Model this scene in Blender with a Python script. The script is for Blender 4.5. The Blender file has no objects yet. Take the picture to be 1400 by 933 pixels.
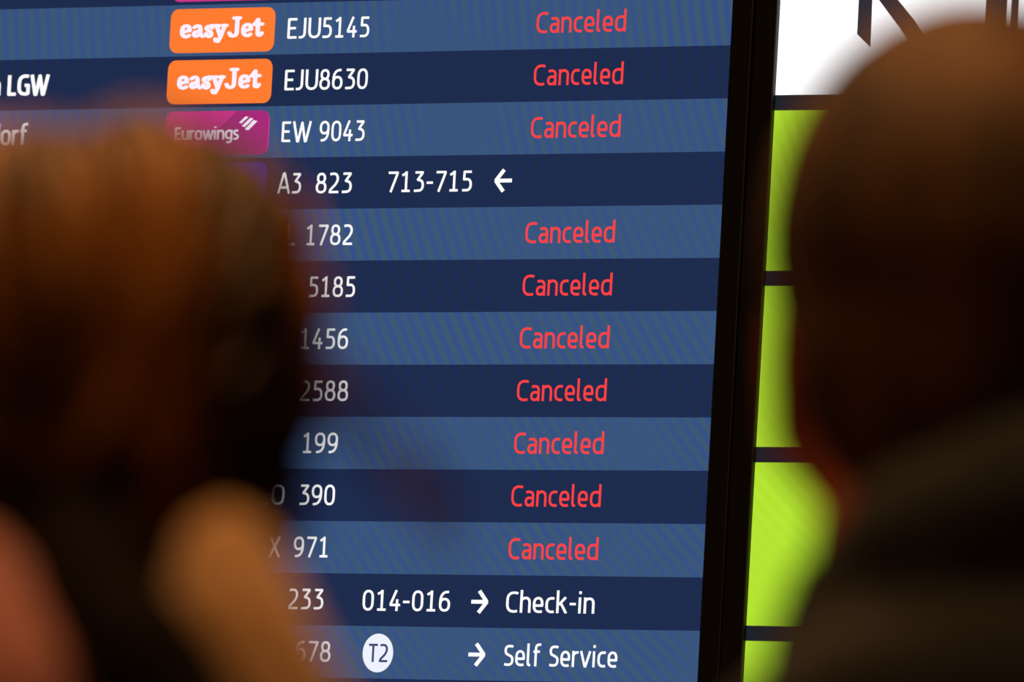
import bpy, bmesh, math, random
from mathutils import Vector, Matrix, Euler
random.seed(7)
PI = math.pi
S = bpy.context.scene
COL = S.collection

# ------------------------------------------------------------------ camera
cam_d = bpy.data.cameras.new('camera')
cam_d.sensor_width = 36.0
cam_d.lens = 450.0
cam_d.clip_start = 0.1
cam_d.clip_end = 200
cam_d.dof.use_dof = True
cam_d.dof.focus_distance = 12.0
cam_d.dof.aperture_fstop = 10.7
cam = bpy.data.objects.new('camera', cam_d)
COL.objects.link(cam)
cam.matrix_world = Matrix((
    (0.791973107, 0.002215431, 0.610551955, 7.32662346),
    (0.608245370, -0.089779075, -0.788655367, -9.4638644),
    (0.053067578, 0.995959241, -0.072450139, 1.1),
    (0, 0, 0, 1)))
S.camera = cam

# ------------------------------------------------------------------ world, exposure
S.view_settings.view_transform = 'Standard'
S.view_settings.look = 'None'
S.view_settings.exposure = 0.0
S.view_settings.gamma = 1.0
S.view_settings.use_curve_mapping = False
W = bpy.data.worlds.new('world')
S.world = W
W.use_nodes = True
W.node_tree.nodes['Background'].inputs[0].default_value = (1.0, 0.62, 0.36, 1)
W.node_tree.nodes['Background'].inputs[1].default_value = 0.024

# lamps hanging below the ceiling: x, y, watts
FLOOR = -.11
CEIL = 4.6
LAMPS = [(4.36, -5.56, 52), (3.3, -4.8, 36), (1.6, -5.2, 40), (0.6, -2.4, 12), (3.7, -7.9, 24)]  # the last is an extra, added to light the man's ear from behind
LAMP_RGB = (1.0, 0.57, 0.24)

# ------------------------------------------------------------------ helpers
def lin(c):
    return tuple(((v/255)/12.92 if v/255 <= 0.04045 else (((v/255)+0.055)/1.055)**2.4) for v in c) + (1,)

def nodemat(name):
    m = bpy.data.materials.new(name)
    m.use_nodes = True
    nt = m.node_tree
    return m, nt, nt.nodes, nt.links, nt.nodes['Principled BSDF']

def mat(name, rgb, rough=0.6, metal=0.0, var=0.15, scale=40, bump=0.0, sheen=0.0):
    m, nt, N, L, P = nodemat(name)
    tc = N.new('ShaderNodeTexCoord'); nz = N.new('ShaderNodeTexNoise')
    nz.inputs['Scale'].default_value = scale; nz.inputs['Detail'].default_value = 4
    L.new(tc.outputs['Object'], nz.inputs['Vector'])
    r = N.new('ShaderNodeValToRGB')
    c = lin(rgb)
    r.color_ramp.elements[0].color = tuple(v*(1-var) for v in c[:3]) + (1,)
    r.color_ramp.elements[1].color = tuple(min(1, v*(1+var)) for v in c[:3]) + (1,)
    r.color_ramp.elements[0].position = 0.3; r.color_ramp.elements[1].position = 0.7
    L.new(nz.outputs['Fac'], r.inputs[0]); L.new(r.outputs[0], P.inputs['Base Color'])
    P.inputs['Roughness'].default_value = rough; P.inputs['Metallic'].default_value = metal
    if sheen: P.inputs['Sheen Weight'].default_value = sheen
    if bump:
        b = N.new('ShaderNodeBump'); b.inputs['Strength'].default_value = bump; b.inputs['Distance'].default_value = 0.003
        L.new(nz.outputs['Fac'], b.inputs['Height']); L.new(b.outputs[0], P.inputs['Normal'])
    return m

def screen(name, rgb, rgb2=None, strength=1.0, amp=1.0):
    """A lit display surface: black glass that emits; rgb2 gives the faint interference bands of the pixel grid."""
    m, nt, N, L, P = nodemat(name)
    P.inputs['Base Color'].default_value = (0.004, 0.004, 0.005, 1)
    P.inputs['Roughness'].default_value = 0.35
    P.inputs['Specular IOR Level'].default_value = 0.15
    P.inputs['Emission Color'].default_value = lin(rgb)
    P.inputs['Emission Strength'].default_value = strength
    if rgb2:
        g = N.new('ShaderNodeNewGeometry')
        a = N.new('ShaderNodeVectorMath'); a.operation = 'SUBTRACT'; a.inputs[1].default_value = (1.035, 0, 2.3455)
        L.new(g.outputs['Position'], a.inputs[0])
        s = N.new('ShaderNodeSeparateXYZ'); L.new(a.outputs[0], s.inputs[0])
        def mth(op, x, y):
            n = N.new('ShaderNodeMath'); n.operation = op
            for k, v in enumerate((x, y)):
                if isinstance(v, (int, float)): n.inputs[k].default_value = v
                elif v is not None: L.new(v, n.inputs[k])
            return n.outputs[0]
        u = mth('ADD', mth('MULTIPLY', s.outputs[0], 1155.0), mth('MULTIPLY', s.outputs[2], 77.0))
        v = mth('MULTIPLY', s.outputs[2], 1444.0)
        d = mth('SQRT', mth('ADD', mth('MULTIPLY', u, u), mth('MULTIPLY', v, v)), None)
        w = mth('SINE', mth('MULTIPLY', d, 2*PI/15.7), None)
        nz = N.new('ShaderNodeTexNoise'); nz.inputs['Scale'].default_value = 5.5; nz.inputs['Detail'].default_value = 1
        L.new(g.outputs['Position'], nz.inputs['Vector'])
        k = N.new('ShaderNodeMapRange'); k.inputs[1].default_value = 0.35; k.inputs[2].default_value = 0.65
        k.inputs[3].default_value = 0.08; k.inputs[4].default_value = 0.5*amp
        L.new(nz.outputs['Fac'], k.inputs[0])
        f = mth('ADD', mth('MULTIPLY', w, k.outputs[0]), 0.5)
        mx = N.new('ShaderNodeMix'); mx.data_type = 'RGBA'
        L.new(f, mx.inputs['Factor']); mx.inputs[6].default_value = lin(rgb); mx.inputs[7].default_value = lin(rgb2)
        L.new(mx.outputs[2], P.inputs['Emission Color'])
    return m

def link(name, me, m=None, parent=None, loc=None):
    o = bpy.data.objects.new(name, me)
    COL.objects.link(o)
    if m is not None and me is not None:
        for q in (m if isinstance(m, (list, tuple)) else [m]): me.materials.append(q)
    if loc is not None: o.location = loc
    if parent is not None: o.parent = parent
    return o

def obj(name, bm, m, parent=None, loc=None, smooth=False):
    me = bpy.data.meshes.new(name)
    bm.to_mesh(me); bm.free()
    if smooth:
        for p in me.polygons: p.use_smooth = True
    return link(name, me, m, parent, loc)

def tag(o, label=None, cat=None, group=None, kind=None):
    if label: o['label'] = label
    if cat: o['category'] = cat
    if group: o['group'] = group
    if kind: o['kind'] = kind
    return o

def box(bm, x0, x1, y0, y1, z0, z1, bev=0.0, mi=0):
    vs = [bm.verts.new((x, y, z)) for x in (x0, x1) for y in (y0, y1) for z in (z0, z1)]
    fs = [bm.faces.new([vs[i] for i in q]) for q in ((0,1,3,2), (4,6,7,5), (0,4,5,1), (2,3,7,6), (0,2,6,4), (1,5,7,3))]
    for f in fs: f.material_index = mi
    bmesh.ops.recalc_face_normals(bm, faces=fs)
    if bev:
        es = list({e for f in fs for e in f.edges})
        bmesh.ops.bevel(bm, geom=es, offset=bev, segments=2, affect='EDGES', profile=0.5)
    return bm

def poly(bm, pts, y, mi=0):
    f = bm.faces.new([bm.verts.new((x, y, z)) for x, z in pts]); f.material_index = mi
    f.normal_update()
    if f.normal.y > 0: f.normal_flip()
    return f

# ------------------------------------------------------------------ a stroke alphabet (cap height 1)
def A(cx, cy, rx, ry, a0, a1, n=None):
    n = n or max(4, int(abs(a1-a0)/15))
    out = []
    for i in range(n+1):
        t = math.radians(a0 + (a1-a0)*i/n)
        c, s = math.cos(t), math.sin(t)
        p = 0.86                                    # slightly squared curves
        out.append((cx + rx*math.copysign(abs(c)**p, c), cy + ry*math.copysign(abs(s)**p, s)))
    return out
_6 = [[(.55,.942),(.50,.942)] + A(.47,.45,.39,.492,92,180) + [(.08,.33)], A(.335,.33,.255,.272,0,360)]
G = {
 ' ': (.33, []),
 '0': (.66, [A(.33,.62,.255,.322,0,180) + A(.33,.38,.255,.322,180,360) + [(.585,.62)]]),
 '1': (.60, [[(.07,.80),(.32,.93),(.32,.058)], [(.06,.058),(.56,.058)], [(.32,.93),(.32,1.0)]]),
 '2': (.62, [[(.06,.91),(.17,.942)] + A(.29,.70,.24,.242,90,-20) + [(.40,.42),(.11,.17),(.07,.058),(.60,.058)]]),
 '3': (.62, [[(.08,.942),(.52,.942),(.50,.89),(.25,.60),(.30,.575)] + A(.30,.32,.26,.255,70,-90) + [(.04,.058)]]),
 '4': (.66, [[(.40,1.0),(.09,.34),(.09,.29),(.64,.29)], [(.46,.56),(.44,0)]]),
 '5': (.62, [[(.58,.942),(.15,.942),(.14,.58),(.26,.585)] + A(.30,.325,.25,.267,80,-90) + [(.05,.058)]]),
 '6': (.66, _6),
 '7': (.62, [[(.03,.942),(.57,.942),(.56,.88),(.19,0)]]),
 '8': (.66, [A(.33,.735,.21,.207,0,360), A(.33,.29,.26,.235,0,360)]),
 '9': (.66, [[(.66-x, 1-y) for x, y in p] for p in _6]),
 '-': (.42, [[(.02,.44),(.40,.44)]]),
 'E': (.56, [[(.54,.942),(.075,.942),(.075,.058),(.54,.058)], [(.075,.51),(.48,.51)]]),
 'J': (.38, [[(.31,1),(.31,.30)] + A(.09,.30,.22,.242,0,-90) + [(-.02,.058)]]),
 'U': (.72, [[(.075,1),(.075,.36)] + A(.36,.36,.285,.302,180,360) + [(.645,1)]]),
 'W': (1.10, [[(.04,1),(.29,.03),(.34,.03),(.55,.93),(.76,.03),(.81,.03),(1.06,1)]]),
 'A': (.78, [[(.04,0),(.36,.98),(.42,.98),(.74,0)], [(.16,.30),(.62,.30)]]),
 'L': (.53, [[(.075,1),(.075,.058),(.52,.058)]]),
 'O': (.79, [A(.395,.60,.32,.342,0,180) + A(.395,.40,.32,.342,180,360) + [(.715,.60)]]),
 'X': (.70, [[(.05,1),(.65,0)], [(.65,1),(.05,0)]]),
 'T': (.64, [[(.0,.942),(.64,.942)], [(.32,.942),(.32,0)]]),
 'C': (.73, [[(.72,.915),(.60,.942),(.50,.945)] + A(.46,.60,.385,.345,95,180) + A(.46,.40,.385,.345,180,270) + [(.58,.055),(.70,.085)]]),
 'S': (.62, [[(.58,.91),(.48,.942)] + A(.33,.735,.25,.207,90,190) + [(.14,.58),(.46,.46)] + A(.30,.28,.26,.222,30,-90) + [(.16,.058),(.03,.09)]]),
 'G': (.72, [[(.66,.91),(.55,.942)] + A(.44,.60,.365,.342,92,180) + A(.44,.40,.365,.342,180,270) + [(.56,.058),(.65,.09),(.65,.48),(.42,.48)]]),
 'a': (.60, [[(.08,.67),(.20,.70)] + A(.29,.50,.235,.20,90,0) + [(.525,0)], [(.525,.41),(.32,.41)] + A(.28,.235,.205,.178,90,270) + [(.40,.08),(.525,.18)]]),
 'n': (.66, [[(.075,0),(.075,.76)], [(.075,.60),(.22,.69)] + A(.34,.46,.245,.245,95,0) + [(.585,0)]]),
 'h': (.66, [[(.075,0),(.075,1.08)], [(.075,.60),(.22,.69)] + A(.34,.46,.245,.245,95,0) + [(.585,0)]]),
 'c': (.54, [[(.53,.685),(.44,.703)] + A(.37,.44,.295,.263,92,180) + A(.37,.32,.295,.263,180,270) + [(.44,.055),(.53,.075)]]),
 'e': (.64, [[(.09,.35),(.565,.35),(.565,.46)] + A(.32,.44,.245,.262,0,180) + A(.36,.32,.285,.263,180,270) + [(.48,.055),(.57,.085)]]),
 'l': (.27, [[(.075,1.08),(.075,.22)] + A(.18,.20,.105,.145,180,265) + [(.25,.07)]]),
 'd': (.70, [[(.625,1.08),(.625,0)], [(.625,.67),(.46,.703),(.38,.703)] + A(.36,.44,.285,.263,90,180) + A(.36,.32,.285,.263,180,270) + [(.46,.075),(.625,.17)]]),
 'k': (.66, [[(.075,0),(.075,1.08)], [(.56,.76),(.15,.40)], [(.25,.50),(.61,0)]]),
 'i': (.20, [[(.085,0),(.085,.76)], [(.095,.92),(.10,1.05)]]),
 'r': (.42, [[(.075,0),(.075,.76)], [(.075,.56),(.22,.68),(.42,.70)]]),
 'v': (.68, [[(.03,.76),(.31,.04),(.36,.04),(.64,.76)]]),
 'f': (.50, [[(.52,1.035),(.42,1.035)] + A(.37,.83,.185,.20,95,180) + [(.185,0)], [(.02,.70),(.45,.70)]]),
 'o': (.66, [A(.33,.44,.255,.263,0,180) + A(.33,.32,.255,.263,180,360) + [(.585,.44)]]),
 'u': (.64, [[(.075,.76),(.075,.30)] + A(.31,.30,.235,.242,180,300) + [(.565,.18)], [(.565,.76),(.565,0)]]),
 'w': (.92, [[(.03,.76),(.22,.04),(.27,.04),(.46,.70),(.65,.04),(.70,.04),(.89,.76)]]),
 'g': (.66, [[(.585,.76),(.585,.02)] + A(.33,.02,.255,.24,0,-90) + [(.12,-.20)], [(.585,.66),(.44,.703)] + A(.34,.44,.265,.263,95,180) + A(.34,.36,.265,.26,180,270) + [(.46,.12),(.585,.2)]]),
 's': (.50, [[(.45,.68),(.36,.703)] + A(.26,.55,.19,.153,90,190) + [(.14,.44),(.34,.35)] + A(.24,.215,.20,.16,30,-90) + [(.14,.055),(.03,.075)]]),
}
# the heavy rounded serif letters of the orange badges
FAT = {
 'e': (.76, [[(.16,.30),(.60,.42)] + A(.40,.40,.24,.25,0,180) + A(.42,.34,.26,.25,180,315)]),
 'a': (.78, [[(.16,.56),(.26,.62)] + A(.36,.46,.18,.18,90,0) + [(.56,.20),(.70,.09)], [(.50,.38),(.34,.34)] + A(.28,.22,.13,.11,100,300) + [(.50,.18)]]),
 's': (.60, [[(.50,.52),(.47,.64),(.36,.60)] + A(.28,.50,.13,.10,90,200) + [(.40,.32)] + A(.32,.20,.14,.12,30,-100) + [(.17,.12),(.13,.24)]]),
 'y': (.84, [[(.06,.63),(.34,.63)], [(.18,.60),(.42,.10)], [(.56,.63),(.78,.63)], [(.67,.60),(.42,.02),(.30,-.18),(.16,-.16),(.12,-.06)]]),
 'J': (.84, [[(.40,1.0),(.76,1.0)], [(.60,.98),(.60,.30)] + A(.38,.28,.22,.20,0,-150) + [(.14,.24)]]),
 't': (.62, [[(.30,.90),(.30,.24)] + A(.41,.20,.11,.11,180,300) + [(.56,.20)], [(.06,.66),(.56,.66)], [(.10,.64),(.26,.86)]]),
}

def stroke(bm, pts, tr, px, pz, y, mi=0, rnd=False):
    """pts in glyph units; pen is px wide and pz high; tr maps glyph units to metres."""
    k = pz/px
    P = [Vector((a*k, b)) for a, b in pts]
    Q = [P[0]]
    for p in P[1:]:
        if (p-Q[-1]).length > 1e-4: Q.append(p)
    closed = (Q[0]-Q[-1]).length < 1e-3 and len(Q) > 3
    if closed: Q.pop()
    r = pz/2
    n = len(Q)
    def out(v): return tr(v.x/k, v.y)
    rng = range(n if closed else n-1)
    for i in rng:
        a, b = Q[i], Q[(i+1) % n]
        d = (b-a).normalized(); nn = Vector((-d.y, d.x))*r
        poly(bm, [out(a+nn), out(b+nn), out(b-nn), out(a-nn)], y, mi)
    for i in range(n):
        if closed or 0 < i < n-1 or rnd:
            poly(bm, [out(Q[i]+Vector((math.cos(t*PI/6), math.sin(t*PI/6)))*r) for t in range(12)], y, mi)

def text(bm, s, x0, x1, z, cap, y, px=.14, pz=.116, mi=0, font=G, gap=.125, adv=None, rnd=False, shear=0.0):
    """ink runs from x0 to x1; adv: fixed advance (digits)."""
    pos, c = [], 0.0
    for ch in s:
        w, st = font[ch]
        if adv and ch.isdigit():
            pos.append((c + (adv-gap-w)/2 + 0.0, st)); c += adv
        else:
            pos.append((c, st)); c += w + gap
    xs = [p + q[0] for p, st in pos for path in st for q in path]
    lo, hi = min(xs)-px/2, max(xs)+px/2
    sc = (x1-x0)/(hi-lo)
    tr = lambda a, b: (x0 + (a-lo)*sc + shear*b*cap, z + b*cap)
    for p, st in pos:
        for path in st:
            stroke(bm, [(p+q[0], q[1]) for q in path], tr, px*cap/sc if False else px, pz, y, mi, rnd)

def rrect(bm, x0, x1, z0, z1, r, y, y1, mi=0):
    pts = []
    for cx, cz, a in ((x1-r, z1-r, 0), (x0+r, z1-r, 90), (x0+r, z0+r, 180), (x1-r, z0+r, 270)):
        for i in range(7):
            t = math.radians(a+15*i); pts.append((cx+r*math.cos(t), cz+r*math.sin(t)))
    f = poly(bm, pts, y, mi)
    g = bmesh.ops.extrude_face_region(bm, geom=[f])
    for v in g['geom']:
        if isinstance(v, bmesh.types.BMVert): v.co.y = y1
    return pts

# ------------------------------------------------------------------ materials
M = {}
M['row_light'] = screen('screen_row_light', (51, 80, 137), (62, 89, 112))
M['row_dark'] = screen('screen_row_dark', (26, 42, 84), (30, 44, 70), amp=.8)
M['white_text'] = screen('screen_white', (255, 255, 255), strength=1.05)
M['red_text'] = screen('screen_red', (255, 66, 66), strength=1.0)
M['orange'] = screen('screen_orange', (255, 124, 48), strength=1.0)
M['magenta'] = screen('screen_magenta', (205, 52, 140), strength=1.0)
M['magenta_dark'] = screen('screen_magenta_dark', (168, 42, 122), strength=1.0)
M['indigo'] = screen('screen_indigo', (64, 44, 160), strength=1.0)
M['badge_white'] = screen('screen_badge_white', (250, 240, 255), strength=1.0)
M['disc_white'] = screen('screen_disc_white', (238, 242, 255), strength=1.0)
M['disc_text'] = screen('screen_disc_text', (58, 74, 112), strength=1.0)
M['bezel'] = mat('black_bezel_plastic', (20, 16, 13), rough=.42, var=.1)
M['seam'] = mat('black_housing', (7, 7, 7), rough=.6, var=.1)
M['green'] = screen('screen_green', (178, 226, 44), (184, 230, 58), strength=1.0)
M['tile_white'] = screen('screen_tile_white', (255, 255, 255), (250, 250, 255), strength=1.35, amp=.4)
M['slate'] = screen('screen_slate', (27, 32, 42), strength=1.0)
M['glyph_dark'] = screen('screen_glyph_dark', (50, 46, 54), strength=1.0)

# ------------------------------------------------------------------ setting
def walnut():
    m, nt, N, L, P = nodemat('walnut_veneer')
    tc = N.new('ShaderNodeTexCoord'); mp = N.new('ShaderNodeMapping'); mp.inputs['Scale'].default_value = (12, 12, .9)
    nz = N.new('ShaderNodeTexNoise'); nz.inputs['Scale'].default_value = 3; nz.inputs['Detail'].default_value = 8
    r = N.new('ShaderNodeValToRGB')
    r.color_ramp.elements[0].color = lin((52, 30, 18)); r.color_ramp.elements[1].color = lin((98, 60, 36))
    r.color_ramp.elements[0].position = .35; r.color_ramp.elements[1].position = .7
    L.new(tc.outputs['Object'], mp.inputs[0]); L.new(mp.outputs[0], nz.inputs['Vector']); L.new(nz.outputs['Fac'], r.inputs[0])
    L.new(r.outputs[0], P.inputs['Base Color']); P.inputs['Roughness'].default_value = .4
    return m
M['walnut'] = walnut()
M['floor'] = mat('limestone_floor', (120, 106, 92), rough=.35, var=.2, scale=6)
M['ceiling'] = mat('ceiling_paint', (70, 66, 62), rough=.8, var=.05)

bm = bmesh.new(); box(bm, -5, 11, -12, .19, FLOOR-.1, FLOOR)
tag(obj('floor', bm, M['floor']), kind='structure')
bm = bmesh.new(); box(bm, -5, 11, -12, .19, CEIL, CEIL+.1)
tag(obj('ceiling', bm, M['ceiling']), kind='structure')
bm = bmesh.new(); box(bm, -5, 11, .15, .25, FLOOR, CEIL)
wall = tag(obj('wall_back', bm, M['seam']), kind='structure')
pm = bmesh.new(); box(pm, .006, 1.994, .125, .152, FLOOR+.01, FLOOR+1.545, bev=.002)
pme = bpy.data.meshes.new('wood_panel'); pm.to_mesh(pme); pm.free(); pme.materials.append(M['walnut'])
for i in range(8):
    for j in range(3):
        link('wood_panel', pme, None, wall, (-5 + 2*i, 0, .02 + 1.555*j))
bm = bmesh.new(); box(bm, -5, 11, .105, .125, FLOOR, FLOOR+.02)
tag(obj('baseboard_back', bm, M['seam']), kind='structure')

# ------------------------------------------------------------------ departure board
ROW = .04953
RZ0 = 2.2939                       # top edge of the first full row
AX0, AX1 = -1.256, .2406
board = bpy.data.objects.new('departure_board', None)
COL.objects.link(board)
board.location = (-.508, .062, 1.50)
tag(board, 'wide flight departure screen of striped blue rows with white and red lettering', 'departure board')
BO = Vector(board.location)
def bpart(name, bm, m, parent=None):
    """geometry written in world metres, hung under the board"""
    p = parent or board
    base = BO
    bmesh.ops.translate(bm, verts=bm.verts, vec=-base)
    o = obj(name, bm, m)
    o.parent = p
    return o
TOP, BOT = RZ0 + 2*ROW, RZ0 - 15*ROW
bm = bmesh.new(); box(bm, AX0-.024, AX1+.0235, .004, .062, BOT-.026, TOP+.026, bev=.003); bpart('housing', bm, M['seam'])
fr = [('bezel', AX0-.025, AX0, BOT-.025, TOP+.025), ('bezel', AX1, AX1+.0245, BOT-.025, TOP+.025),
      ('bezel', AX0, AX1, TOP, TOP+.025), ('bezel', AX0, AX1, BOT-.025, BOT)]
for n, a, b_, c, d in fr:
    bm = bmesh.new(); box(bm, a, b_, -.005, .005, c, d, bev=.0012); bpart(n, bm, M['bezel'])

FX = -.2890                        # left ink edge of the airline code
YT = -.0016                        # lettering plane, just proud of the row face
rows = {}
for r in range(-2, 15):
    z1 = RZ0 - r*ROW
    bm = bmesh.new(); box(bm, AX0, AX1, -.001, .004, z1-ROW, z1)
    rows[r] = bpart('screen_row', bm, M['row_light'] if r % 2 == 0 else M['row_dark'])
def base(r, f=.700): return RZ0 - (r+f)*ROW
CAP = .0197
def line(name, r, s, x0, x1, m='white_text', cap=CAP, f=.700, **kw):
    bm = bmesh.new(); text(bm, s, x0, x1, base(r, f), cap, YT, **kw)
    return bpart(name, bm, M[m], rows[r])
def join_line(name, r, segs, m='white_text', **kw):
    bm = bmesh.new()
    for s, x0, x1 in segs: text(bm, s, x0, x1, base(r), CAP, YT, **kw)
    return bpart(name, bm, M[m], rows[r])
D = dict(adv=.785)
join_line('flight_number', 0, [('EJU', -.2888, -.2484), ('5145', -.2472, -.1890)], **D)
join_line('flight_number', 1, [('EJU', -.2888, -.2484), ('8630', -.2465, -.1882)], **D)
join_line('flight_number', 2, [('EW', -.2890, -.2529), ('9043', -.2430, -.1885)], **D)
join_line('flight_number', 3, [('A', -.2910, -.2752), ('3', -.2742, -.2620), ('823', -.2441, -.2005)], **D)
join_line('flight_number', 4, [('L', -.2760, -.2650), ('1782', -.2532, -.1950)], **D)
join_line('flight_number', 5, [('5185', -.2467, -.1892)], **D)
join_line('flight_number', 6, [('1456', -.2533, -.1948)], **D)
join_line('flight_number', 7, [('2588', -.2500, -.1913)], **D)
join_line('flight_number', 8, [('199', -.2435, -.2004)], **D)
join_line('flight_number', 9, [('L', -.2893, -.2783), ('O', -.2776, -.2618), ('390', -.2444, -.2006)], **D)
join_line('flight_number', 10, [('X', -.2775, -.2632), ('971', -.2472, -.2043)], **D)
join_line('flight_number', 11, [('233', -.2504, -.2076)], **D)
join_line('flight_number', 12, [('3', -.2530, -.2410), ('678', -.2385, -.1955)], **D)
for r in (0, 1, 2, 4, 5, 6, 7, 8, 9, 10):
    line('status_text', r, 'Canceled', .0104, .1156, 'red_text', f=.695, px=.145, pz=.122, gap=.14)
line('status_text', 11, 'Check-in', .0108, .1148, f=.706, px=.155, gap=.135)
line('status_text', 12, 'Self Service', .0110, .1447, f=.716, px=.155, gap=.135)
line('gate_number', 3, '713-715', -.1580, -.0558, f=.695, adv=.785, gap=.125)
line('gate_number', 11, '014-016', -.1602, -.0555, f=.706, adv=.785, gap=.125)
line('destination_text', 1, 'LGW', -.6327, -.5800, px=.22, pz=.165, gap=.10)
line('destination_text', 1, 'n', -.6545, -.6412, px=.22, pz=.165)
line('destination_text', 2, 'dorf', -.6528, -.6020, px=.20, pz=.15, gap=.10, f=.69)

def arrow(r, tip, tail, f):
    zc = RZ0 - (r+f)*ROW
    s = 1 if tail > tip else -1
    bm = bmesh.new()
    idt = lambda a, b: (a, b)
    for sg in (1, -1):
        stroke(bm, [(tip + s*.0114, zc + sg*.0103), (tip + s*.0020, zc)], idt, .0044, .0036, YT)
    poly(bm, [(tip + s*.0046, zc+.0024), (tip, zc), (tip + s*.0046, zc-.0024)], YT)
    stroke(bm, [(tail, zc), (tip + s*.003, zc)], idt, .0036, .0036, YT)
    bpart('arrow', bm, M['white_text'], rows[r])
arrow(3, -.0301, -.0090, .497)
arrow(11, -.0101, -.0305, .510)
arrow(12, -.0103, -.0306, .512)

bm = bmesh.new()                   # round terminal mark
poly(bm, [(-.1386+.0183*math.cos(t*PI/24), 1.6742+.0183*math.sin(t*PI/24)) for t in range(48)], YT, 0)
text(bm, 'T2', -.1508, -.1253, 1.6656, .0172, YT-.0003, px=.155, pz=.125, mi=1, gap=.12)
tag(bpart('terminal_mark', bm, [M['disc_white'], M['disc_text']], rows[12]), 'white disc reading T2')

BX0, BX1 = -.4326, -.3050
def badge(r, mats, fn=None, label=None):
    bm = bmesh.new()
    rrect(bm, BX0, BX1, RZ0-(r+.935)*ROW, RZ0-(r+.080)*ROW, .0090, YT-.0006, -.001)
    if fn: fn(bm)
    o = bpart('airline_badge', bm, mats, rows[r])
    if label: tag(o, label)
def easy(r):
    def fn(bm):
        text(bm, 'easyJet', -.4202, -.3166, RZ0-(r+.655)*ROW, .0187, YT-.0010, px=.275, pz=.172, mi=1, font=FAT, gap=.0, rnd=True)
    return fn
badge(0, [M['orange'], M['badge_white']], easy(0), 'orange rounded badge with white serif lettering')
badge(1, [M['orange'], M['badge_white']], easy(1), 'orange rounded badge with white serif lettering')
def ew(bm):
    z0, z1 = RZ0-(2.935)*ROW, RZ0-(2.080)*ROW
    # darker slanting half of the badge
    poly(bm, [(-.3447, z1), (BX1-.0070, z1), (BX1-.0015, z1-.002), (BX1, z1-.0070), (BX1, z0+.0070), (BX1-.002, z0+.0015), (BX1-.0070, z0), (-.3960, z0)], YT-.0010, 2)
    text(bm, 'Eurowings', -.4195, -.3400, RZ0-2.640*ROW, .0122, YT-.0014, px=.20, pz=.16, mi=1, gap=.09)
    for k in WING: poly(bm, k, YT-.0014, 1)
WING = [[(-0.341, 2.1793), (-0.3333, 2.1852), (-0.3294, 2.1847), (-0.3382, 2.1784)], [(-0.3375, 2.176), (-0.3272, 2.1838), (-0.3236, 2.1829), (-0.3336, 2.1749)], [(-0.3335, 2.1728), (-0.3232, 2.1816), (-0.3185, 2.1805), (-0.3291, 2.1717)]]
badge(2, [M['magenta'], M['badge_white'], M['magenta_dark']], ew, 'magenta rounded badge with white lettering and three slanted bars')
badge(3, [M['indigo']], None, 'indigo rounded badge')
badge(-1, [M['magenta']], None, 'magenta rounded badge')

# ------------------------------------------------------------------ second screen with the green tiles
sec = bpy.data.objects.new('tile_screen', None)
COL.objects.link(sec)
sec.location = (.63, .062, 1.9)
tag(sec, 'dark screen of yellow-green tiles below a bright white tile, beside the departure rows', 'information screen')
def spart(name, bm, m, parent=None):
    bmesh.ops.translate(bm, verts=bm.verts, vec=-Vector((.63, .062, 1.9)))
    o = obj(name, bm, m); o.parent = parent or sec
    return o
SX0, SX1, SZ0, SZ1 = .2916, .95, 1.36, 2.46
bm = bmesh.new(); box(bm, SX0-.023, SX1+.023, .004, .062, SZ0-.023, SZ1+.023, bev=.003); spart('housing', bm, M['seam'])
for a, b_, c, d in ((SX0-.0245, SX0, SZ0-.025, SZ1+.025), (SX1, SX1+.025, SZ0-.025, SZ1+.025), (SX0, SX1, SZ1, SZ1+.025), (SX0, SX1, SZ0-.025, SZ0)):
    bm = bmesh.new(); box(bm, a, b_, -.005, .005, c, d, bev=.0012); spart('bezel', bm, M['bezel'])
bm = bmesh.new(); box(bm, SX0, SX1, .0, .004, SZ0, SZ1); spart('display_panel', bm, M['slate'])
for z1, z0 in ((2.1816, 2.0327), (2.0186, 1.8694), (1.8549, 1.7040), (1.6898, 1.5400), (1.5255, 1.3765)):
    bm = bmesh.new(); box(bm, SX0+.0006, SX1-.0006, -.0012, 0, z0, z1); spart('green_tile', bm, M['green'])
bm = bmesh.new(); box(bm, SX0+.0006, SX1-.0006, -.0012, 0, 2.1961, SZ1-.004)
wt = tag(spart('white_tile', bm, M['tile_white']), 'bright white tile with large dark strokes')
bm = bmesh.new()
poly(bm, [(.3822, 2.2514), (.3981, 2.2392), (.3961, 2.40), (.3810, 2.40)], -.0016)
poly(bm, [(.4032, 2.2845), (.4291, 2.2579), (.4700, 2.2130), (.4900, 2.2130), (.4460, 2.2640), (.4246, 2.2845), (.3990, 2.3120), (.3985, 2.2900)], -.0016)
poly(bm, [(.5262, 2.250), (.5500, 2.250), (.5500, 2.40), (.5262, 2.40)], -.0016)
poly(bm, [(.5549, 2.250), (.5631, 2.250), (.5631, 2.40), (.5549, 2.40)], -.0016)
spart('dark_lettering', bm, M['glyph_dark'], wt)
sec.rotation_euler = (0, math.radians(.20), 0)

for x in (-.95, -.10):
    bm = bmesh.new(); box(bm, x-.04, x+.04, .062, .123, 1.75, 2.20, bev=.003); bpart('wall_bracket', bm, M['seam'])
bm = bmesh.new(); box(bm, .58, .66, .062, .123, 1.75, 2.20, bev=.003); spart('wall_bracket', bm, M['seam'])

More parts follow.
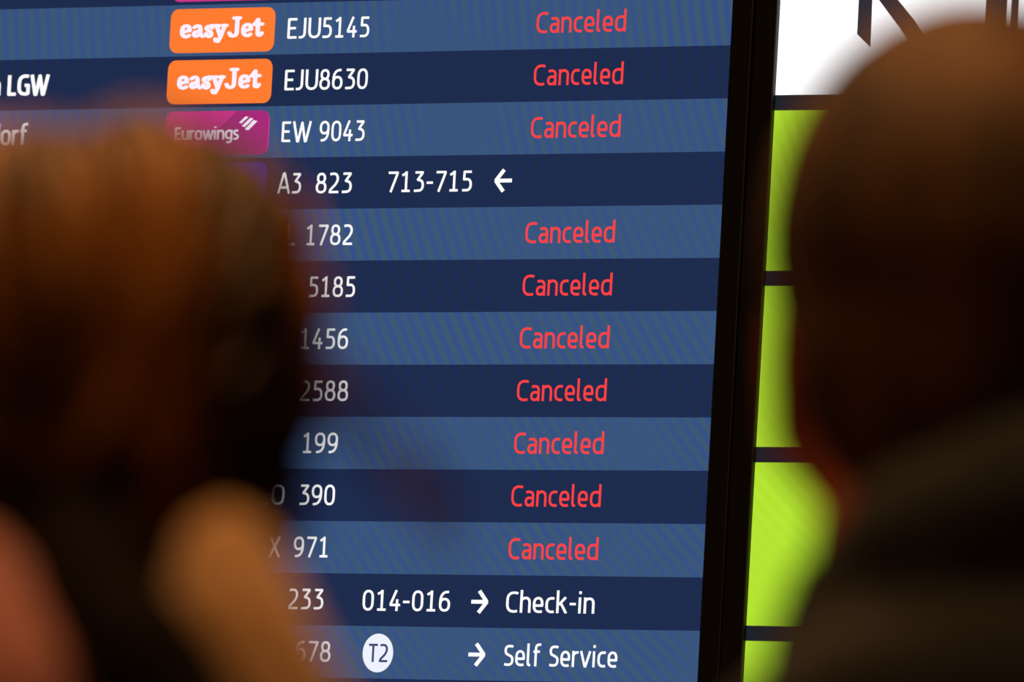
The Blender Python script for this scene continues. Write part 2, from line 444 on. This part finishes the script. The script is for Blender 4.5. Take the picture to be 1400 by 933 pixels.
# ------------------------------------------------------------------ ceiling lamps
M['lamp_ring'] = mat('lamp_ring_metal', (60, 58, 55), rough=.4, metal=.6, var=.05)
mm, nt, N, L, P = nodemat('lamp_diffuser')
P.inputs['Emission Color'].default_value = LAMP_RGB + (1,); P.inputs['Emission Strength'].default_value = 14
M['lamp_diffuser'] = mm
NAMES = ['above the gap between the woman and the man', 'just in front of the man in the dark jacket', 'left of the woman', 'nearest the departure screen', 'behind the two people, added to light the ear of the man']
for (x, y, w), nm in zip(LAMPS, NAMES):
    t = bpy.data.objects.new('ceiling_lamp', None); COL.objects.link(t); t.location = (x, y, CEIL)
    tag(t, 'round warm ceiling lamp ' + nm, 'ceiling lamp', 'round warm ceiling lamps')
    bm = bmesh.new()
    bmesh.ops.create_cone(bm, cap_ends=True, segments=40, radius1=.17, radius2=.19, depth=.09, matrix=Matrix.Translation((0, 0, -.045)))
    obj('lamp_housing', bm, M['lamp_ring'], t)
    bm = bmesh.new()
    bmesh.ops.create_circle(bm, cap_ends=True, segments=40, radius=.15, matrix=Matrix.Translation((0, 0, -.093)))
    obj('diffuser', bm, M['lamp_diffuser'], t)
    ld = bpy.data.lights.new('lamp_light', 'AREA'); ld.shape = 'DISK'; ld.size = .3; ld.energy = w; ld.color = LAMP_RGB
    lo = bpy.data.objects.new('lamp_light', ld); COL.objects.link(lo); lo.parent = t; lo.location = (0, 0, -.10)

# ------------------------------------------------------------------ people
def sph(bm, c, r, rot=None, sub=3):
    r = (r, r, r) if isinstance(r, (int, float)) else r
    m = Matrix.Translation(c) @ (rot.to_matrix().to_4x4() if rot else Matrix.Identity(4)) @ Matrix.Diagonal((*r, 1))
    bmesh.ops.create_icosphere(bm, subdivisions=sub, radius=1, matrix=m)

def cap(bm, p, q, r0, r1):
    """tapered capsule: the hull of two balls"""
    h = bmesh.new()
    for c, r in ((p, r0), (q, r1)):
        r = (r, r, r) if isinstance(r, (int, float)) else r
        bmesh.ops.create_icosphere(h, subdivisions=2, radius=1, matrix=Matrix.Translation(c) @ Matrix.Diagonal((*r, 1)))
    g = bmesh.ops.convex_hull(h, input=h.verts)
    bmesh.ops.delete(h, geom=[e for e in g['geom_interior'] if isinstance(e, bmesh.types.BMVert)], context='VERTS')
    me = bpy.data.meshes.new('tmp'); h.to_mesh(me); h.free(); bm.from_mesh(me); bpy.data.meshes.remove(me)

def chain(bm, pts):
    for (p, r0), (q, r1) in zip(pts, pts[1:]): cap(bm, p, q, r0, r1)

def fused(name, bm, m, parent, voxel=.007, smooth=6):
    """one continuous skin over the overlapping volumes"""
    o = obj(name, bm, m, parent)
    r = o.modifiers.new('skin', 'REMESH'); r.mode = 'VOXEL'; r.voxel_size = voxel; r.use_smooth_shade = True
    s = o.modifiers.new('soft', 'SMOOTH'); s.factor = .6; s.iterations = smooth
    return o

def hand(bm, wrist, side, s):
    """palm, four unequal bent fingers and a thumb; fingers hang down, palm turned to the thigh"""
    w = Vector(wrist)
    cap(bm, w + Vector((0, 0, .0)), w + Vector((0, .004, -.03)), .024*s, (.015*s, .032*s, .02*s))
    cap(bm, w + Vector((0, .004, -.03)), w + Vector((-side*.004, .006, -.085*s)), (.015*s, .034*s, .02*s), (.012*s, .038*s, .012*s))
    for k, (dy, ln) in enumerate(((.033, .068), (.011, .078), (-.012, .072), (-.034, .056))):
        a = w + Vector((-side*.004, .006+dy*s, -.085*s))
        b_ = a + Vector((-side*.006, .002+dy*.06, -ln*.5*s))
        c = b_ + Vector((-side*.016, .002, -ln*.32*s))
        d = c + Vector((-side*.014, 0, -ln*.16*s))
        chain(bm, [(a, .0095*s), (b_, .0088*s), (c, .0080*s), (d, .0070*s)])
    a = w + Vector((-side*.004, .026*s, -.030*s)); b_ = a + Vector((-side*.012, .030*s, -.028*s)); c = b_ + Vector((-side*.008, .012*s, -.028*s))
    chain(bm, [(a, .015*s), (b_, .011*s), (c, .0085*s)])

def joints(H):
    J = {}
    J['neck'] = Vector((0, -.028, H-.260)); J['chest'] = Vector((0, -.015, H-.43)); J['waist'] = Vector((0, -.005, H*.62)); J['hip'] = Vector((0, -.01, H*.53))
    for s in (-1, 1):
        J['sh', s] = Vector((s*.168*H/1.75, -.015, H-.395)); J['el', s] = Vector((s*.225, -.035, H-.395-.165*H)); J['wr', s] = Vector((s*.235, .03, H-.395-.30*H))
        J['th', s] = Vector((s*.088, 0, H*.50)); J['kn', s] = Vector((s*.10, .015, H*.275)); J['an', s] = Vector((s*.105, -.02, .085))
    return J

def make_body(H, root, skin, s=1.0, neck=.050, ear=.067):
    J = joints(H)
    c = Vector((0, 0, H-.115))                                      # centre of the head
    bm = bmesh.new()
    sph(bm, c + Vector((0, -.014, .020))*s, (.076*s, .094*s, .092*s))            # skull
    sph(bm, c + Vector((0, .030, -.040))*s, (.059*s, .060*s, .078*s))            # face
    cap(bm, c + Vector((0, .050, -.085))*s, c + Vector((0, .070, -.108))*s, .036*s, .018*s)   # jaw to chin
    for q in (-1, 1):
        cap(bm, c + Vector((q*.056, -.002, -.065))*s, c + Vector((q*.018, .066, -.105))*s, .016*s, .014*s)
        sph(bm, c + Vector((q*.040, .058, -.032))*s, .022*s, sub=2)              # cheek
        cap(bm, c + Vector((q*.012, .087, .018))*s, c + Vector((q*.048, .070, .014))*s, .010*s, .009*s)   # brow
        # ear: rim, bowl and lobe
        e = c + Vector((q*ear, -.004, -.034))*s
        sph(bm, e, (.008*s, .019*s, .029*s), Euler((math.radians(-8), 0, q*math.radians(-24))), 3)
        chain(bm, [(e + Vector((q*.003, .010, .022))*s, .0055*s), (e + Vector((q*.006, -.008, .031))*s, .006*s), (e + Vector((q*.009, -.022, .018))*s, .006*s), (e + Vector((q*.008, -.018, -.008))*s, .0055*s), (e + Vector((q*.003, -.002, -.030))*s, .007*s)])
    cap(bm, c + Vector((0, .088, .006))*s, c + Vector((0, .106, -.034))*s, .007*s, .011*s)    # nose
    for q in (-1, 1): sph(bm, c + Vector((q*.011, .098, -.038))*s, .008*s, sub=2)
    cap(bm, c + Vector((-.020, .084, -.066))*s, c + Vector((.020, .084, -.066))*s, .0065*s, .0065*s)
    cap(bm, c + Vector((-.017, .083, -.077))*s, c + Vector((.017, .083, -.077))*s, .0075*s, .0075*s)
    chain(bm, [(c + Vector((0, -.020, -.050))*s, .055*s), (c + Vector((0, -.026, -.130))*s, neck*s), (J['neck'] + Vector((0, 0, -.03)), neck*1.15*s)])
    chain(bm, [(J['neck'] + Vector((0, 0, -.04)), (.07, .055, .04)), (J['chest'], (.145*s, .095*s, .12)), (J['waist'], (.115*s, .085*s, .09)), (J['hip'], (.15*s, .10*s, .09))])
    for q in (-1, 1):
        cap(bm, J['neck'] + Vector((0, 0, -.09)), J['sh', q], .042, .046*s)
        chain(bm, [(J['sh', q], .048*s), (J['el', q], .036*s), (J['wr', q], .024*s)])
        hand(bm, J['wr', q], q, s)
        chain(bm, [(J['th', q], .082*s), (J['kn', q], .052*s), (J['an', q], .034*s)])
        cap(bm, J['an', q] + Vector((0, -.02, -.045)), J['an', q] + Vector((0, .14, -.055)), .034, .026)
    o = fused('body', bm, skin, root, voxel=.0055, smooth=4)
    for q in (-1, 1):
        bm = bmesh.new(); sph(bm, c + Vector((q*.030, .0795, -.004))*s, .0115*s, sub=2)
        obj('eye', bm, M['eye'], root, smooth=True)
    bm = bmesh.new(); cap(bm, c + Vector((-.018, .0885, -.0715))*s, c + Vector((.018, .0885, -.0715))*s, .0045*s, .0045*s)
    obj('lips', bm, M['lips'], root, smooth=True)
    return J, c

def trousers(J, root, m, s=1.0):
    bm = bmesh.new()
    cap(bm, J['hip'] + Vector((0, 0, .06)), J['hip'] + Vector((0, 0, -.04)), (.155*s, .112*s, .05), (.165*s, .118*s, .06))
    for q in (-1, 1):
        chain(bm, [(J['th', q] + Vector((0, 0, .02)), .096*s), (J['kn', q], .070*s), (J['an', q] + Vector((0, 0, .02)), .056*s)])
    fused('trousers', bm, m, root, voxel=.009)

def shoes(J, root, m):
    for q in (-1, 1):
        bm = bmesh.new(); a = J['an', q]
        cap(bm, a + Vector((0, -.02, -.035)), a + Vector((0, .15, -.045)), (.044, .05, .048), (.043, .05, .036))
        cap(bm, a + Vector((0, -.015, .03)), a + Vector((0, -.015, -.02)), .044, .046)
        sh = fused('shoe', bm, m, root, voxel=.006)
        bm = bmesh.new()
        pts = [(a.x + math.cos(t*PI/12)*.047, a.y + .062 + math.sin(t*PI/12)*.145) for t in range(24)]
        f = bm.faces.new([bm.verts.new((x, y, 0)) for x, y in pts])
        g = bmesh.ops.extrude_face_region(bm, geom=[f])
        for v in g['geom']:
            if isinstance(v, bmesh.types.BMVert): v.co.z = .02
        bmesh.ops.recalc_face_normals(bm, faces=bm.faces)
        obj('sole', bm, M['rubber'], sh)

def coat(J, root, m, name, hem, fat=0.0, s=1.0):
    bm = bmesh.new()
    n = J['neck']
    chain(bm, [(n + Vector((0, -.004, -.085)), (.072, .062, .035)), (J['chest'] + Vector((0, 0, .02)), (.170*s+fat, .118*s+fat, .12)), (J['waist'], (.150*s+fat, .112*s+fat, .09)),
               (J['hip'], (.180*s+fat, .128*s+fat, .08)), (Vector((0, -.01, hem)), (.195*s+fat, .140*s+fat, .03))])
    for q in (-1, 1):
        cap(bm, n + Vector((q*.02, -.004, -.095)), J['sh', q], .050, .060*s+fat)
        chain(bm, [(J['sh', q], .066*s+fat), (J['el', q], .056*s+fat), (J['wr', q] + Vector((0, 0, .02)), .042*s+fat*.6)])
    return fused(name, bm, m, root, voxel=.008)

def hair_mat(name, c0, c1, rough=.42, scale=9, spec=.5):
    m, nt, N, L, P = nodemat(name)
    tc = N.new('ShaderNodeTexCoord'); mp = N.new('ShaderNodeMapping'); mp.inputs['Scale'].default_value = (1, .35, .25)
    nz = N.new('ShaderNodeTexNoise'); nz.inputs['Scale'].default_value = scale*6; nz.inputs['Detail'].default_value = 3
    n2 = N.new('ShaderNodeTexNoise'); n2.inputs['Scale'].default_value = scale*2.2; n2.inputs['Detail'].default_value = 1
    mx = N.new('ShaderNodeMath'); mx.operation = 'MULTIPLY_ADD'; mx.inputs[1].default_value = .4
    r = N.new('ShaderNodeValToRGB')
    r.color_ramp.elements[0].color = lin(c0); r.color_ramp.elements[1].color = lin(c1)
    r.color_ramp.elements[0].position = .55; r.color_ramp.elements[1].position = .85
    L.new(tc.outputs['Object'], mp.inputs[0]); L.new(mp.outputs[0], nz.inputs['Vector']); L.new(mp.outputs[0], n2.inputs['Vector'])
    L.new(nz.outputs['Fac'], mx.inputs[0]); L.new(n2.outputs['Fac'], mx.inputs[2]); L.new(mx.outputs[0], r.inputs[0])
    L.new(r.outputs[0], P.inputs['Base Color'])
    P.inputs['Roughness'].default_value = rough
    P.inputs['Specular IOR Level'].default_value = spec; P.inputs['Specular Tint'].default_value = (1.0, .62, .30, 1)
    b = N.new('ShaderNodeBump'); b.inputs['Strength'].default_value = .5; b.inputs['Distance'].default_value = .002
    L.new(nz.outputs['Fac'], b.inputs['Height']); L.new(b.outputs[0], P.inputs['Normal'])
    return m

def skin_mat(name, rgb):
    m = mat(name, rgb, rough=.5, var=.07, scale=60)
    p = m.node_tree.nodes['Principled BSDF']
    p.inputs['Subsurface Weight'].default_value = .15; p.inputs['Subsurface Radius'].default_value = (.012, .004, .002)
    p.inputs['Subsurface Scale'].default_value = .5
    return m
M['skin_woman'] = skin_mat('skin_fair', (205, 140, 115)); M['skin_man'] = skin_mat('skin_tanned', (200, 98, 64))
M['eye'] = mat('eye_white', (225, 222, 215), rough=.15, var=.02); M['lips'] = mat('lips', (170, 85, 80), rough=.4, var=.05)
M['hair_woman'] = hair_mat('auburn_brown_hair', (34, 18, 6), (176, 104, 26), rough=.5, spec=.5)
M['hair_tail_shaded'] = hair_mat('hair_tail_painted_shade', (12, 7, 4), (24, 15, 8), rough=.85, spec=.1)  # ponytail's shade is painted in: a near-black copy of the hair
M['hair_man'] = hair_mat('short_dark_brown_hair', (44, 27, 15), (86, 52, 28), rough=.7, scale=20)
M['tan_wool'] = mat('tan_wool', (206, 150, 94), rough=.95, var=.12, scale=90, bump=.6, sheen=.3)
M['pink_knit'] = mat('pink_knit', (190, 116, 104), rough=.95, var=.12, scale=120, bump=.7, sheen=.3)
M['dark_cloth'] = mat('dark_cloth', (26, 21, 18), rough=.9, var=.15, scale=80, bump=.4)
M['dark_collar'] = mat('dark_collar_knit', (27, 21, 17), rough=.95, var=.15, scale=140, bump=.5)
M['denim'] = mat('dark_denim', (34, 40, 56), rough=.9, var=.2, scale=120)
M['black_leather'] = mat('black_leather', (18, 16, 15), rough=.45, var=.1)
M['brown_leather'] = mat('brown_leather', (70, 44, 28), rough=.5, var=.1)
M['rubber'] = mat('sole_rubber', (20, 20, 20), rough=.8, var=.1)
M['zip'] = mat('zip_metal', (120, 116, 108), rough=.35, metal=.9, var=.05)

def person(name, label, loc, yaw):
    o = bpy.data.objects.new(name, None); COL.objects.link(o)
    o.location = loc; o.rotation_euler = (0, 0, math.radians(yaw))
    return tag(o, label, 'person')

def tube(bm, pts, radii, n=8):
    ring = []
    for i, (p, r) in enumerate(zip(pts, radii)):
        p = Vector(p)
        t = (Vector(pts[min(i+1, len(pts)-1)]) - Vector(pts[max(i-1, 0)])).normalized()
        u = t.orthogonal().normalized(); w = t.cross(u)
        ring.append([bm.verts.new(p + (u*math.cos(2*PI*k/n) + w*math.sin(2*PI*k/n))*r) for k in range(n)])
    for a, b_ in zip(ring, ring[1:]):
        for k in range(n): bm.faces.new((a[k], a[(k+1) % n], b_[(k+1) % n], b_[k]))
    bm.faces.new(ring[0][::-1]); bm.faces.new(ring[-1])

# ---- the woman on the left
def off(lat, back, dz, turn=10.7):
    """a point beside the head's centre: across the shoulders, behind the back, up; she is turned a little to her right"""
    d = math.radians(turn)
    return c + Vector((lat*math.cos(d) + back*math.sin(d), lat*math.sin(d) - back*math.cos(d), dz))
HW = 1.653
wo = person('person', 'woman seen from behind with long auburn hair in a ponytail, tan coat and pink scarf', (4.1071, -5.5813, FLOOR), 27)
J, c = make_body(HW, wo, M['skin_woman'], .94, .050, .078)
trousers(J, wo, M['denim'], .92)
shoes(J, wo, M['brown_leather'])
cw = coat(J, wo, M['tan_wool'], 'coat', .78, .004, .93)
n = J['neck']
bm = bmesh.new()                        # thick hood heaped on the nape and right shoulder
chain(bm, [(off(.064, .122, -.060), .022), (off(.070, .132, -.092), .032), (off(.077, .132, -.125), .041), (off(.100, .105, -.185), .050), (off(.138, .055, -.250), .056), (off(.160, .02, -.300), .060)])
chain(bm, [(off(.072, .105, -.090), .030), (off(.084, .045, -.110), .024), (off(.078, -.02, -.135), .024), (off(.055, -.085, -.175), .028), (off(.02, -.11, -.215), .028)])
chain(bm, [(off(.092, .115, -.195), .044), (off(.060, .130, -.235), .044), (off(.000, .125, -.270), .046), (off(-.08, .100, -.270), .046), (off(-.14, .04, -.300), .050)])
chain(bm, [(off(.098, .110, -.240), .040), (off(.050, .135, -.300), .040), (off(-.01, .130, -.320), .040), (off(-.09, .09, -.310), .040)])
fused('hood', bm, M['tan_wool'], cw, voxel=.007)
bm = bmesh.new(); tube(bm, [J['chest'] + Vector((0, .124, .10)), J['waist'] + Vector((0, .122, 0)), Vector((0, .136, .80))], [.004]*3); obj('zip', bm, M['zip'], cw)
bm = bmesh.new()                        # pink scarf over the left shoulder
chain(bm, [(off(.045, -.095, -.185), .026), (off(.00, -.110, -.190), .028), (off(-.050, -.085, -.175), .030), (off(-.082, -.03, -.140), .032), (off(-.090, .04, -.105), .034), (off(-.075, .095, -.090), .038), (off(-.047, .132, -.088), .042), (off(-.014, .152, -.125), .043), (off(.004, .158, -.180), .040)])
chain(bm, [(off(-.010, -.108, -.225), .028), (off(-.065, -.085, -.215), .032), (off(-.100, -.02, -.180), .036), (off(-.108, .05, -.150), .038), (off(-.090, .11, -.145), .040), (off(-.058, .145, -.165), .042), (off(-.030, .160, -.215), .042), (off(-.030, .165, -.300), .040), (off(-.040, .155, -.400), .044), (off(-.042, .150, -.470), .036)])
fused('scarf', bm, M['pink_knit'], wo, voxel=.007)
bm = bmesh.new()                        # hair: cap over the skull, sides and nape
sph(bm, c + Vector((.004, -.020, .020)), (.085, .102, .086))
sph(bm, c + Vector((.002, -.056, -.020)), (.074, .058, .078))
for q in (-1, 1):
    sph(bm, c + Vector((q*.043, -.026, .064 if q > 0 else .050)), .046)
    cap(bm, c + Vector((q*.062, -.030, .03)), c + Vector((q*.044, -.060, -.055)), (.022, .030, .03), (.022, .028, .03))
    cap(bm, c + Vector((q*.035, .060, .055)), c + Vector((q*.070, .030, .01)), .024, .014)
hr = fused('hair', bm, M['hair_woman'], wo, voxel=.006)
bm = bmesh.new()                        # combed locks running back to the tie
tie = off(.006, .106, -.036)
for k in range(130):
    a = math.radians(random.uniform(-5, 185)); e = math.radians(random.uniform(8, 84))
    p0 = Vector((math.cos(a)*math.cos(e)*.090, math.sin(a)*math.cos(e)*.104 - .020, math.sin(e)*.100 + .020))
    p3 = tie - c + Vector((random.uniform(-.016, .016), random.uniform(0, .014), random.uniform(-.014, .014)))
    pts, lift = [], random.uniform(.985, 1.03)
    o0 = Vector((.002, -.020, .010))
    for i in range(13):
        t = i/12
        p = p0.lerp(p3, t); d = p - o0
        q = (abs(d.x/.087)**3.3 + abs(d.y/.106)**3.3 + abs(d.z/(.102 if d.x > .01 else .094))**3.3)**(1/3.3)
        if q > 1e-3: p = p.lerp(o0 + d/q*lift, min(1, (1-t)*3))
        pts.append(c + p)
    tube(bm, pts, [.002, .004, .005, .006, .006, .006, .006, .006, .0055, .005, .0045, .004, .003], 6)
obj('hair_lock', bm, M['hair_woman'], hr, smooth=True)['kind'] = 'stuff'
bm = bmesh.new()                        # ponytail
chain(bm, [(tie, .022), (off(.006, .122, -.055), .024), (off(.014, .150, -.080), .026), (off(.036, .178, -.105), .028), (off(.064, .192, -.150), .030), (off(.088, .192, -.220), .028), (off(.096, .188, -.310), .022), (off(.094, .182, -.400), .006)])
tag(fused('ponytail', bm, M['hair_tail_shaded'], hr, voxel=.006), 'ponytail with shade painted into its colour')
bm = bmesh.new(); bmesh.ops.create_uvsphere(bm, u_segments=16, v_segments=8, radius=1, matrix=Matrix.Translation(tie + Vector((0, -.006, 0))) @ Matrix.Diagonal((.025, .012, .025, 1)))
obj('hair_tie', bm, M['black_leather'], hr, smooth=True)
for k in range(5):                      # a few stray wisps beside the cheek
    bm = bmesh.new()
    tube(bm, [off(.080, -.01, .040-.006*k), off(.110, -.02, .022-.008*k), off(.134, -.02, .000-.008*k), off(.152, -.02, -.025-.006*k)], [.0017, .0016, .0014, .0009], 5)
    obj('hair_wisp', bm, M['hair_woman'], hr, smooth=True)

# ---- the man on the right
HM = 1.745
mn = person('person', 'man seen from behind with short dark brown hair and dark jacket', (4.1772, -5.0798, FLOOR), 36)
J, c = make_body(HM, mn, M['skin_man'], 1.07, .065)
trousers(J, mn, M['denim'], 1.0)
shoes(J, mn, M['black_leather'])
cj = coat(J, mn, M['dark_cloth'], 'jacket', .84, .012, 1.0)
n = J['neck']
bm = bmesh.new()
for k in range(12):
    a0 = math.radians(100 + k*28.3); a1 = math.radians(100 + (k+1)*28.3)
    f = lambda a, rr, dz: n + Vector((math.cos(a)*rr, math.sin(a)*rr + .004, dz))
    cap(bm, f(a0, .062, .022), f(a1, .062, .022), .011, .011)
    cap(bm, f(a0, .066, -.006), f(a1, .066, -.006), .016, .016)
    cap(bm, f(a0, .073, -.045), f(a1, .073, -.045), .024, .024)
fused('collar', bm, M['dark_collar'], cj, voxel=.007)
bm = bmesh.new()                        # soft hood folded down behind the neck
m_ = lambda a, b_, z: off(a, b_, z, 1.7)
chain(bm, [(m_(-.055, .075, -.145), .026), (m_(-.020, .112, -.110), .036), (m_(.030, .122, -.092), .042), (m_(.075, .095, -.110), .038), (m_(.085, .04, -.150), .028)])
chain(bm, [(m_(-.075, .060, -.200), .034), (m_(-.025, .120, -.180), .050), (m_(.035, .125, -.170), .054), (m_(.085, .085, -.195), .045)])
chain(bm, [(m_(-.060, .090, -.270), .045), (m_(.00, .120, -.250), .055), (m_(.06, .100, -.270), .050)])
fused('hood', bm, M['dark_collar'], cj, voxel=.008)
bm = bmesh.new(); tube(bm, [n + Vector((0, .10, -.03)), J['chest'] + Vector((0, .140, .05)), J['waist'] + Vector((0, .128, 0)), Vector((0, .150, .86))], [.004]*4); obj('zip', bm, M['zip'], cj)
bm = bmesh.new()
sph(bm, c + Vector((0, -.020, .023)), (.0900, .108, .104))
sph(bm, c + Vector((0, -.050, -.022)), (.078, .070, .084))
for q in (-1, 1):
    cap(bm, c + Vector((q*.043, .056, .064)), c + Vector((q*.074, .032, .016)), .024, .012)
    cap(bm, c + Vector((q*.074, .032, .016)), c + Vector((q*.075, .026, -.022)), .011, .007)
fused('hair', bm, M['hair_man'], mn, voxel=.006)
